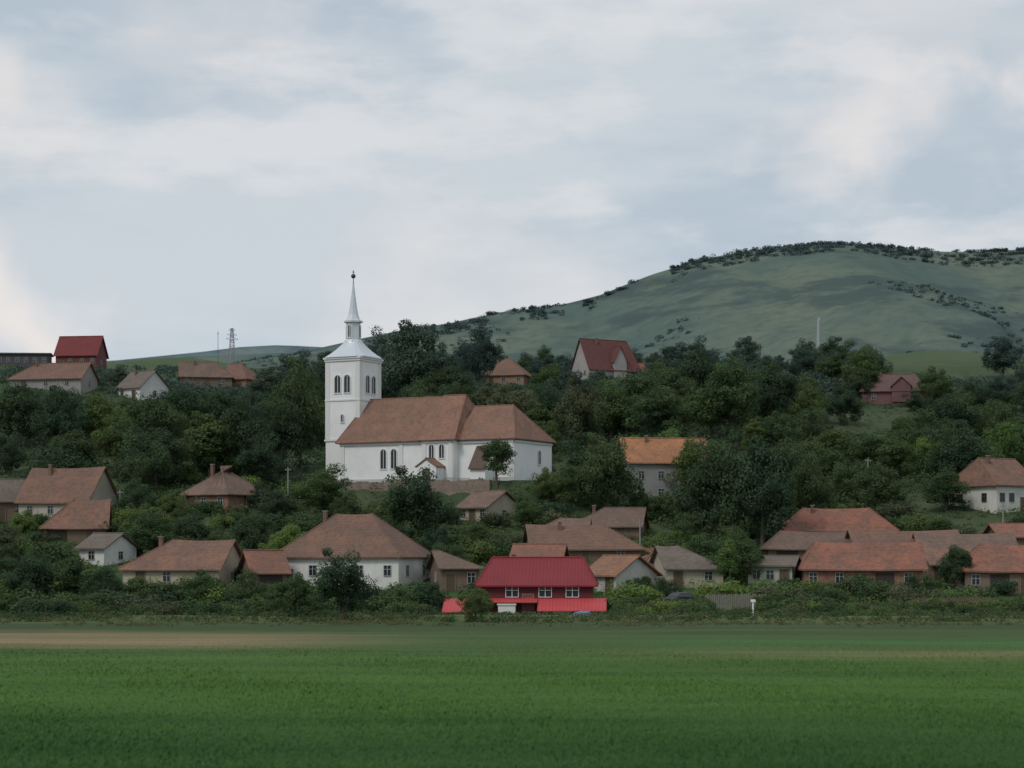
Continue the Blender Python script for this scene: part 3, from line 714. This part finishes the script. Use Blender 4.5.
# ------------------------------------------------------------ explicit trees
TL=[]
EX=[(418,548,74,82,'round','dark'),(497,487,42,56,'thin','mid'),(343,622,66,74,'round','dark'),(326,522,62,58,'round','mid'),(300,470,60,112,'round','dark'),(282,480,54,90,'round','dark'),
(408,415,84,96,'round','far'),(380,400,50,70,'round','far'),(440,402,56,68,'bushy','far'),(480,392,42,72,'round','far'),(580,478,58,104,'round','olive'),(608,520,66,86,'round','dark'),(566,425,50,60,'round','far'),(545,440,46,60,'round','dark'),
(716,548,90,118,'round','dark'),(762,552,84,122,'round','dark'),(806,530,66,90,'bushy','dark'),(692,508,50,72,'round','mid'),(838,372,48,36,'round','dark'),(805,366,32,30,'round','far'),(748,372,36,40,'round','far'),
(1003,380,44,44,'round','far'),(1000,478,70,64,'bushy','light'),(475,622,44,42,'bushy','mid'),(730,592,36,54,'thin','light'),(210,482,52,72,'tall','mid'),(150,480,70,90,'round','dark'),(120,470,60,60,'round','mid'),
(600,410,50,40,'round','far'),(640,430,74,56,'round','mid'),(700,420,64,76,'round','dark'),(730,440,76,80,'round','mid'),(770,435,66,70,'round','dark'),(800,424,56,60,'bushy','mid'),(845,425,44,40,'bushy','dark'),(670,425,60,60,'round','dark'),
(880,515,60,54,'round','dark'),(850,505,56,50,'bushy','mid'),(950,455,66,60,'round','dark'),(910,452,56,44,'bushy','mid'),(870,470,60,42,'bushy','mid'),(830,470,60,50,'bushy','mid'),(895,480,56,44,'round','mid'),(930,475,50,44,'bushy','light'),(640,520,34,36,'bushy','mid'),(548,512,46,44,'bushy','mid'),(528,530,44,36,'bushy','mid'),(575,505,40,36,'bushy','dark'),
(862,402,40,36,'round','dark'),(935,408,50,46,'bushy','mid'),(915,412,30,22,'bushy','dark'),(578,395,34,20,'bushy','far'),(640,600,34,30,'bushy','mid'),(665,604,36,30,'bushy','dark'),
(72,612,38,58,'tall','mid'),(30,606,64,64,'round','dark'),(205,612,66,48,'bushy','mid'),(150,612,70,46,'bushy','mid'),(295,616,60,48,'bushy','mid'),(245,614,54,46,'bushy','dark'),(104,614,56,48,'bushy','dark'),(392,614,56,30,'bushy','dark'),(8,612,40,40,'bushy','light'),
(955,592,42,50,'round','dark'),(770,610,40,26,'bushy','mid'),(915,602,36,32,'bushy','dark'),(640,612,36,22,'bushy','mid'),(430,612,40,36,'bushy','dark'),(20,450,70,70,'round','dark'),(64,456,66,70,'bushy','dark'),(100,452,60,60,'round','mid'),
(250,480,70,90,'round','dark'),(180,450,60,66,'round','dark'),(235,440,60,52,'round','far'),(300,402,52,50,'round','far'),(270,404,44,38,'round','far'),(118,388,26,22,'round','far'),(215,430,60,44,'bushy','dark'),(40,425,60,34,'bushy','far'),
(300,548,50,34,'bushy','mid'),(150,545,66,46,'bushy','mid'),(255,545,50,38,'bushy','mid'),(196,550,56,40,'bushy','dark'),(450,558,44,34,'bushy','mid'),(6,474,50,46,'bushy','dark'),(140,524,50,46,'bushy','dark'),(474,550,40,32,'bushy','mid'),(380,545,40,34,'bushy','dark'),(276,520,36,36,'bushy','dark'),(170,525,46,36,'bushy','mid'),
(700,566,40,32,'bushy','light'),(735,560,44,36,'bushy','mid'),(940,540,40,26,'bushy','mid'),(660,520,50,30,'bushy','mid')]
for px,row,w,h,k,f in EX:
    x,y=gp(px,row); s=y/F
    if row>604: y=min(y,200.); x=(px-512)/F*y; s=y/F
    where='beside the white church' if 380<px<620 and row<520 and y>280 else ('in front of village houses' if y<235 else ('on the ridge above the village' if y>430 else 'on the village hillside'))
    if px==475: where='in front of the red house'
    tree(x,y,h*s*1.04,w*s*1.05,k,f,where); TL.append((x,y,w*s*.5))
CLEAR=[(815,915,408,428,0),(905,945,492,510,0),(880,1024,354,370,0)]
def ok(x,y,h,w,clear=True):
    for ex,ey,er in EXCL:
        if (x-ex)**2+(y-ey)**2<(er+w*.1)**2: return False
    ab=CB-CA; t=np.clip(((x-CA[0])*ab[0]+(y-CA[1])*ab[1])/(ab@ab),0,1.0); d=math.hypot(x-CA[0]-t*ab[0],y-CA[1]-t*ab[1])
    if d<9+w*.25: return False
    s=y/F; px=512+x/s; rb=HZ-(tz(x,y)-CH)/s; rt=rb-h/s; hw=w/s/2*.8
    if y>400 and px<322 and rt<363: return False
    for a,b_,r0,r1,D in PROT:
        if y<D and px+hw>a and px-hw<b_ and rt<r1-2 and rb>r0: return False
    if clear:
        for a,b_,r0,r1,_ in CLEAR:
            if a<px<b_ and rb>r0+2 and rt<r1-2 and rt>r0-25: return False
    return True
cnt=0; tries=0; need=300-len(EX)
while cnt<need and tries<40000:
    tries+=1
    y=225+370*random.random(); half=.262*y+3
    x=random.uniform(-half,half)
    big=tries<16000
    h=random.uniform(7.,11.5) if y>300 else random.uniform(4.5,8)
    if not big: h*=.62
    if y>500: h=random.uniform(4.5,8)
    if y>520 and x>95: continue
    asp=random.uniform(.9,1.35); w=h*asp
    sp=5.0 if big else 3.6
    if any((x-a)**2+(y-b_)**2<(sp+.2*r)**2 for a,b_,r in TL): continue
    if not ok(x,y,h,w): continue
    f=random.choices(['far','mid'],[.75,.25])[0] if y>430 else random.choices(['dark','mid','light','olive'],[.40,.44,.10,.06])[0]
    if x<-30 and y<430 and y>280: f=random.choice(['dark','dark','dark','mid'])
    k='tall' if (random.random()<.08 and ('tall',f) in VAR) else random.choice(['round','bushy'])
    if k=='tall': w*=.55
    tree(x,y,h,w,k,f,'in front of village houses' if y<235 else ('on the ridge above the village' if y>430 else 'on the village hillside'))
    TL.append((x,y,w*.5)); cnt+=1
print('trees',NT,tries)
bm_var={}
for f in('dark','mid','light','olive'):
    for q in range(2):
        rs=np.random.default_rng(500+q+len(f)*7); n=20
        cen=[];rad=[]
        for i in range(n):
            a=rs.random()*6.28; r=rs.random()**.5; cen.append((r*math.cos(a)*1.0,r*math.sin(a)*.9,.25+.75*rs.random()*(1-.4*r))); rad.append(.28+.2*rs.random())
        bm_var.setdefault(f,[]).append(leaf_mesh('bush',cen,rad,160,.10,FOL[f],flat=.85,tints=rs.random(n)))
nb=0; BL=[]
for i in range(16000):
    if nb>=290: break
    hillb=nb>=110
    if hillb: y=random.uniform(206,320); px=random.uniform(-10,1034)
    else: px=random.uniform(-10,1034); y=random.uniform(188,204)
    if 436<px<612 and y<213 and random.random()<.85: continue
    x=(px-512)/F*y
    h=random.uniform(1.8,3.6) if (px<430 or hillb) else random.uniform(.8,2.3)
    if y<193: h*=.55
    if not ok(x,y,h,h*1.3): continue
    if any((x-a)**2+(y-b_)**2<2.6 for a,b_ in BL): continue
    f=random.choices(['dark','mid','light','olive'],[.24,.44,.16,.16])[0]
    o=bpy.data.objects.new('bush',random.choice(bm_var[f])); COL.objects.link(o); o.location=(x,y,tz(x,y)-.1); s_=h/1.25
    o.scale=(s_*random.uniform(.9,1.5),s_*1.1,s_); o.rotation_euler=(0,0,random.random()*6.28)
    o['label']='%s leafy bush %s'%(COLW[f],'among the village gardens' if hillb else 'at the meadow edge'); o['category']='bush'; o['group']='bushes in gardens' if hillb else 'bushes along the meadow edge'
    BL.append((x,y)); nb+=1
print('bushes',nb)

def scatter(name,n,ylo,yhi,rlo,rhi,per,size,mat,maskf=None,spread=.27,hz=.5,pw=1.,clear=True):
    C=[];R=[]
    t=0
    while len(C)<n and t<n*14:
        t+=1
        y=ylo+(yhi-ylo)*random.random()**pw; x=random.uniform(-spread*y-4,spread*y+4)
        if maskf and not maskf(x,y): continue
        r=random.uniform(rlo,rhi)
        if not ok(x,y,r*1.1,r*1.2,clear): continue
        C.append((x,y,tz(x,y)+r*.25*hz)); R.append(r)
    print(name,len(C),t)
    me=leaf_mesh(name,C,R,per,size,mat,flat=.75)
    o=bpy.data.objects.new(name,me); COL.objects.link(o); o['kind']='stuff'; return o
nm=lambda x,y: noise.noise(Vector((x/18,y/18,0)))>-.28
nd=lambda x,y: (x<-25 and noise.noise(Vector((x/18,y/18,0)))>-.5) or (x>=-25 and noise.noise(Vector((x/18,y/18,0)))>-.32)
scatter('undergrowth',2400,212,330,.6,1.7,80,.25,FOL['mid'],nm)
scatter('thicket',2800,290,470,1.1,2.7,80,.42,FOL['dark'],nd)
scatter('slope_shrubs',700,290,450,1.0,2.6,80,.40,FOL['mid'],lambda x,y:x>40 and nd(x,y))
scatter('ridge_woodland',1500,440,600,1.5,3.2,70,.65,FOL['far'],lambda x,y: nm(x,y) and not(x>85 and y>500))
scatter('bank_weeds',2400,178,206,.22,.8,34,.16,FOL['mid'],lambda x,y:noise.noise(Vector((x/6,y/4,8)))>-.15,hz=1.2)
scatter('bank_tall_grass',2400,168,200,.12,.5,26,.13,FOL['olive'],lambda x,y:noise.noise(Vector((x/9,y/3,5)))>-.05,hz=1.2)
scatter('slope_weeds',2600,230,470,.25,.7,26,.24,FOL['olive'],lambda x,y:x>-5,clear=False,hz=.6)

C=[];R=[]
J,I,_=HM.shape
tr=0
while len(C)<2600 and tr<90000:
    tr+=1
    j=random.randrange(4,int(J*.64)); i=random.randrange(2,I-2)
    p=HM[j,i]; px=512+p[0]*F/p[1]
    if not -30<px<1060: continue
    m=noise.fractal(Vector((p[0]/170,p[1]/330,1.)),1.,2.,4)
    if p[1]<2150: keep=m>-.05
    else: keep=m>(.34 if px<850 else .22)
    if not keep: continue
    C.append((p[0]+random.uniform(-9,9),p[1]+random.uniform(-8,8),p[2]-1)); R.append(random.uniform(3,5.5))
jc=int(np.argmin(abs(HM[:,0,1]-3000)))
for q in range(4200):
    i=random.randrange(2,I-2); jj=jc-random.choice([0,0,1,1,2,2,3,4])
    p=HM[jj,i]; px=512+p[0]*F/p[1]
    if not 400<px<1080: continue
    dens=1.0 if 670<px<930 else (.9 if px>=930 else (.55 if px<600 else .35))
    if noise.noise(Vector((p[0]/60,jj*.3,2)))<.35-dens*.85: continue
    C.append((p[0]+random.uniform(-8,8),p[1]+random.uniform(-8,8),p[2]+.3)); R.append(random.uniform(3.5,6))
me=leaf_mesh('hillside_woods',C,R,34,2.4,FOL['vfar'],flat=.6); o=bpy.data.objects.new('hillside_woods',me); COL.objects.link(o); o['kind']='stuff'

n=110000
u=rng.random(n); yb=1/(1/52.+u*(1/150.-1/52.)); xb=(rng.random(n)*2-1)*.27*yb
zb_=terr(xb,yb); hh=(.04+.07*rng.random(n))*(.7+.6*(np.sin(xb/3+yb/5)*.5+.5))*np.clip((156-yb)/40,.1,1); ww=.03+.05*rng.random(n); an_=rng.random(n)*math.pi
dx=np.cos(an_)*ww; dy=np.sin(an_)*ww; lx=rng.normal(size=n)*.04; ly=.05+.08*rng.random(n)
v=np.stack([np.stack([xb-dx,yb-dy,zb_-.02],1),np.stack([xb+dx,yb+dy,zb_-.02],1),np.stack([xb+dx*.4+lx,yb+dy*.4+ly,zb_+hh],1),np.stack([xb-dx*.4+lx,yb-dy*.4+ly,zb_+hh*.9],1)],1).reshape(-1,3)
me=bpy.data.meshes.new('field_grass'); me.vertices.add(4*n); me.vertices.foreach_set('co',v.ravel()); me.loops.add(4*n); me.loops.foreach_set('vertex_index',np.arange(4*n,dtype=np.int32)); me.polygons.add(n); me.polygons.foreach_set('loop_start',np.arange(0,4*n,4,dtype=np.int32)); me.update(calc_edges=True)
at=me.attributes.new('tint','FLOAT','FACE'); at.data.foreach_set('value',rng.random(n).astype(np.float32))
gmt,nt,b=mat_new('crop_leaves'); t_=N(nt,'ShaderNodeAttribute',attribute_name='tint').outputs['Fac']
c0,_s=fieldcolor(nt,poso(nt))
nt.links.new(mixc(nt,t_,mixc(nt,1.,c0,(.85,.86,.88),'MULTIPLY'),mixc(nt,1.,c0,(1.3,1.2,1.2),'MULTIPLY')),b.inputs['Base Color']); b.inputs['Roughness'].default_value=.85; b.inputs['Specular IOR Level'].default_value=.1
me.materials.append(gmt); o=bpy.data.objects.new('field_grass',me); COL.objects.link(o); o['kind']='stuff'

# ------------------------------------------------------------ world
w=bpy.data.worlds.new('World'); scene.world=w; w.use_nodes=True; nt=w.node_tree
bg=nt.nodes['Background']; bg.inputs[1].default_value=.1
sky=N(nt,'ShaderNodeTexSky',sky_type='NISHITA'); sky.sun_disc=False; sky.sun_elevation=math.radians(48); sky.sun_rotation=math.radians(220)
G=N(nt,'ShaderNodeTexCoord').outputs['Generated']
sp_=N(nt,'ShaderNodeSeparateXYZ'); nt.links.new(G,sp_.inputs[0])
n1=nz(nt,G,3.4,6,.55,stretch=(1.1,1,4.6)); n2=nz(nt,G,7,7,.56,stretch=(1.1,1,3.2)); n3=nz(nt,G,2.4,4,.5,stretch=(1.4,1,6))
base=mixc(nt,mrange(nt,n1,.39,.59,smooth=True),(4.75,5.55,6.3),(6.1,6.6,7.05))
base=mixc(nt,mrange(nt,n2,.48,.64,0,.75,smooth=True),base,(7.6,7.65,7.75))
base=mixc(nt,mrange(nt,n3,.5,.65,0,.45,smooth=True),base,(5.0,5.7,6.4))
hz_=mrange(nt,sp_.outputs[2],.02,.16,.5,0,smooth=True)
base=mixc(nt,hz_,base,(6.9,7.3,7.7))
def blob(d,rad,amt):
    global base
    v=Vector(d).normalized()
    dt=N(nt,'ShaderNodeVectorMath',operation='DISTANCE'); 
    wv=N(nt,'ShaderNodeTexNoise'); wv.inputs['Scale'].default_value=14; wv.inputs['Detail'].default_value=5; nt.links.new(G,wv.inputs['Vector'])
    ad=N(nt,'ShaderNodeVectorMath',operation='MULTIPLY_ADD'); nt.links.new(wv.outputs['Color'],ad.inputs[0]); ad.inputs[1].default_value=(.14,.14,.14); nt.links.new(G,ad.inputs[2])
    nt.links.new(ad.outputs[0],dt.inputs[0]); dt.inputs[1].default_value=(v.x+.07,v.y+.07,v.z+.07)
    base=mixc(nt,mrange(nt,dt.outputs['Value'],0,rad,amt,0,smooth=True),base,(8.5,8.0,7.75))
def dirpx(px,row): return ((px-512)/F,1,(HZ-row)/F)
blob(dirpx(10,310),.055,1.); blob(dirpx(0,110),.05,.7); blob(dirpx(870,165),.045,.75); blob(dirpx(970,110),.03,.85); blob(dirpx(400,310),.07,.5); blob(dirpx(560,290),.06,.45); blob(dirpx(900,30),.08,.4); blob(dirpx(220,20),.06,.4); blob(dirpx(790,170),.03,.4)
fin=mixc(nt,.93,sky.outputs[0],base)
nt.links.new(fin,bg.inputs[0])
sl=bpy.data.lights.new('sun','SUN'); sl.energy=1.3; sl.angle=math.radians(16); sl.color=(1,.96,.9)
so=bpy.data.objects.new('sun',sl); COL.objects.link(so)
az=math.radians(220); el_=math.radians(48)
dv=Vector((math.sin(az)*math.cos(el_),math.cos(az)*math.cos(el_),math.sin(el_)))
so.rotation_euler=dv.to_track_quat('Z','Y').to_euler()

cam=bpy.data.cameras.new('camera'); cam.sensor_width=36; cam.lens=F/1024*36; cam.shift_y=(HZ-384)/1024; cam.clip_end=20000; cam.clip_start=.5
cam.dof.use_dof=True; cam.dof.focus_distance=240; cam.dof.aperture_fstop=.7
co=bpy.data.objects.new('camera',cam); COL.objects.link(co); co.location=(0,0,CH); co.rotation_euler=(math.radians(90),0,0); scene.camera=co
scene.view_settings.view_transform='Standard'; scene.view_settings.look='None'; scene.view_settings.exposure=0
